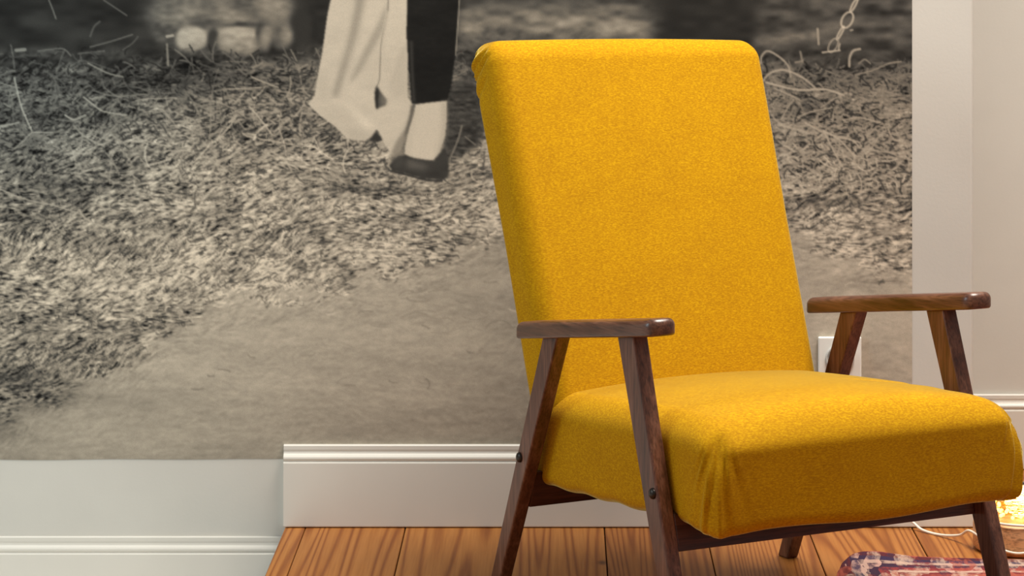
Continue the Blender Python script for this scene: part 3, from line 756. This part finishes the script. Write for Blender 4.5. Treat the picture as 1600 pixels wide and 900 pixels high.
cord_pts = [(wx(1296) - LX, -0.030 - LY, wz(566)), (wx(1294) - LX, -0.046 - LY, wz(590)), (wx(1300) - LX, -0.044 - LY, 0.20), (0.585 - LX, -0.036 - LY, 0.09), (0.640 - LX, -0.032 - LY, 0.032),
            (0.664 - LX, -0.034 - LY, 0.0140), (0.680 - LX, -0.054 - LY, 0.0040), (0.708 - LX, -0.092 - LY, 0.0034), (0.736 - LX, -0.140 - LY, 0.0135), (0.748 - LX, -0.178 - LY, 0.0300),
            (0.762 - LX, -0.226 - LY, 0.0290), (0.779 - LX, -0.254 - LY, 0.0210), (0.800 - LX, -0.270 - LY, 0.0140), (0.824 - LX, -0.2785 - LY, 0.0110), (0.852 - LX, -0.280 - LY, 0.0170), (0.885 - LX, -0.268 - LY, 0.0270),
            (0.922 - LX, -0.232 - LY, 0.0420), (0.926 - LX, -0.205 - LY, 0.0560), (0.900 - LX, -0.245 - LY, 0.0600), (0.860 - LX, -0.272 - LY, 0.0590), (0.815 - LX, -0.272 - LY, 0.0600), (0.785 - LX, -0.250 - LY, 0.0600), (0.772 - LX, -0.215 - LY, 0.0600)]
cord = bm_obj('power_cord', tube_bm(catmull(cord_pts, 10), 0.0024, 10), M_CORD, lamp, True)
bm = lathe_bm([(0.0170, 0.0), (0.0185, 0.002), (0.0185, 0.016), (0.016, 0.022), (0.008, 0.026)], 32)
plug = bm_obj('plug', bm, M_PLASTIC, cord, True); plug.location = (sx - LX, -0.0100 - LY, sz); plug.rotation_euler = (math.pi / 2, 0, 0)
l = bpy.data.lights.new('fairy_glow', 'POINT'); l.energy = 0.3; l.color = (1.0, 0.68, 0.22); l.shadow_soft_size = 0.03
lo = link(bpy.data.objects.new('fairy_glow', l)); lo.location = (LX, LY, 0.085)

# ------------------------------------------------------------------ rug under the far front leg
RX, RY = 0.484, -0.318
def rug_mesh():
    nx, ny = 150, 150; Wd, Ln = 1.5, 1.9
    ux = np.linspace(0, 1, nx) ** 1.6 * Wd; uy = np.linspace(0, 1, ny) ** 1.6 * Ln
    gx, gy = np.meshgrid(ux, uy)
    def zt(x, y):
        e = np.minimum(x, y)
        bumpy = 0.006 * np.exp(-(y / 0.05) ** 2) * (0.5 + 0.5 * np.sin(x * 9 + 0.8)) + 0.010 * np.exp(-((x - 0.06) / 0.06) ** 2 - (y / 0.06) ** 2)
        return RUG_T * np.clip(e / 0.004, 0.3, 1) + bumpy - 0.006 * np.exp(-(x / 0.012) ** 2)
    ox = 0.030 * np.exp(-(gx / 0.05)) * np.exp(-gy / 0.04)      # rounded corner
    oy = 0.006 * np.sin(gx * 6) * np.exp(-gy / 0.3) + 0.022 * np.exp(-gx / 0.03) * np.exp(-gy / 0.05)
    X = gx + ox; Y = -(gy + oy); Z = np.maximum(zt(gx, gy), 0.003)
    top = np.stack([X, Y, Z], -1).reshape(-1, 3); bot = np.stack([X, Y, np.full_like(X, 0.0006) ], -1).reshape(-1, 3)
    n = nx * ny; F = []
    for j in range(ny - 1):
        for i in range(nx - 1):
            a = j * nx + i
            F.append((a, a + nx, a + nx + 1, a + 1)); F.append((n + a, n + a + 1, n + a + nx + 1, n + a + nx))
    rim = [(i, i + 1) for i in range(nx - 1)] + [((ny - 1) * nx + i + 1, (ny - 1) * nx + i) for i in range(nx - 1)] + [((j + 1) * nx, j * nx) for j in range(ny - 1)] + [(j * nx + nx - 1, (j + 1) * nx + nx - 1) for j in range(ny - 1)]
    for a, b in rim: F.append((a, b, n + b, n + a))
    return np.concatenate([top, bot]), F
P, F = rug_mesh()
rug = mesh_obj('rug', P, F, M_RUG, None, True); rug.location = (RX, RY, 0)
tag(rug, 'worn red and navy patterned rug on the floor under the armchair', 'rug')
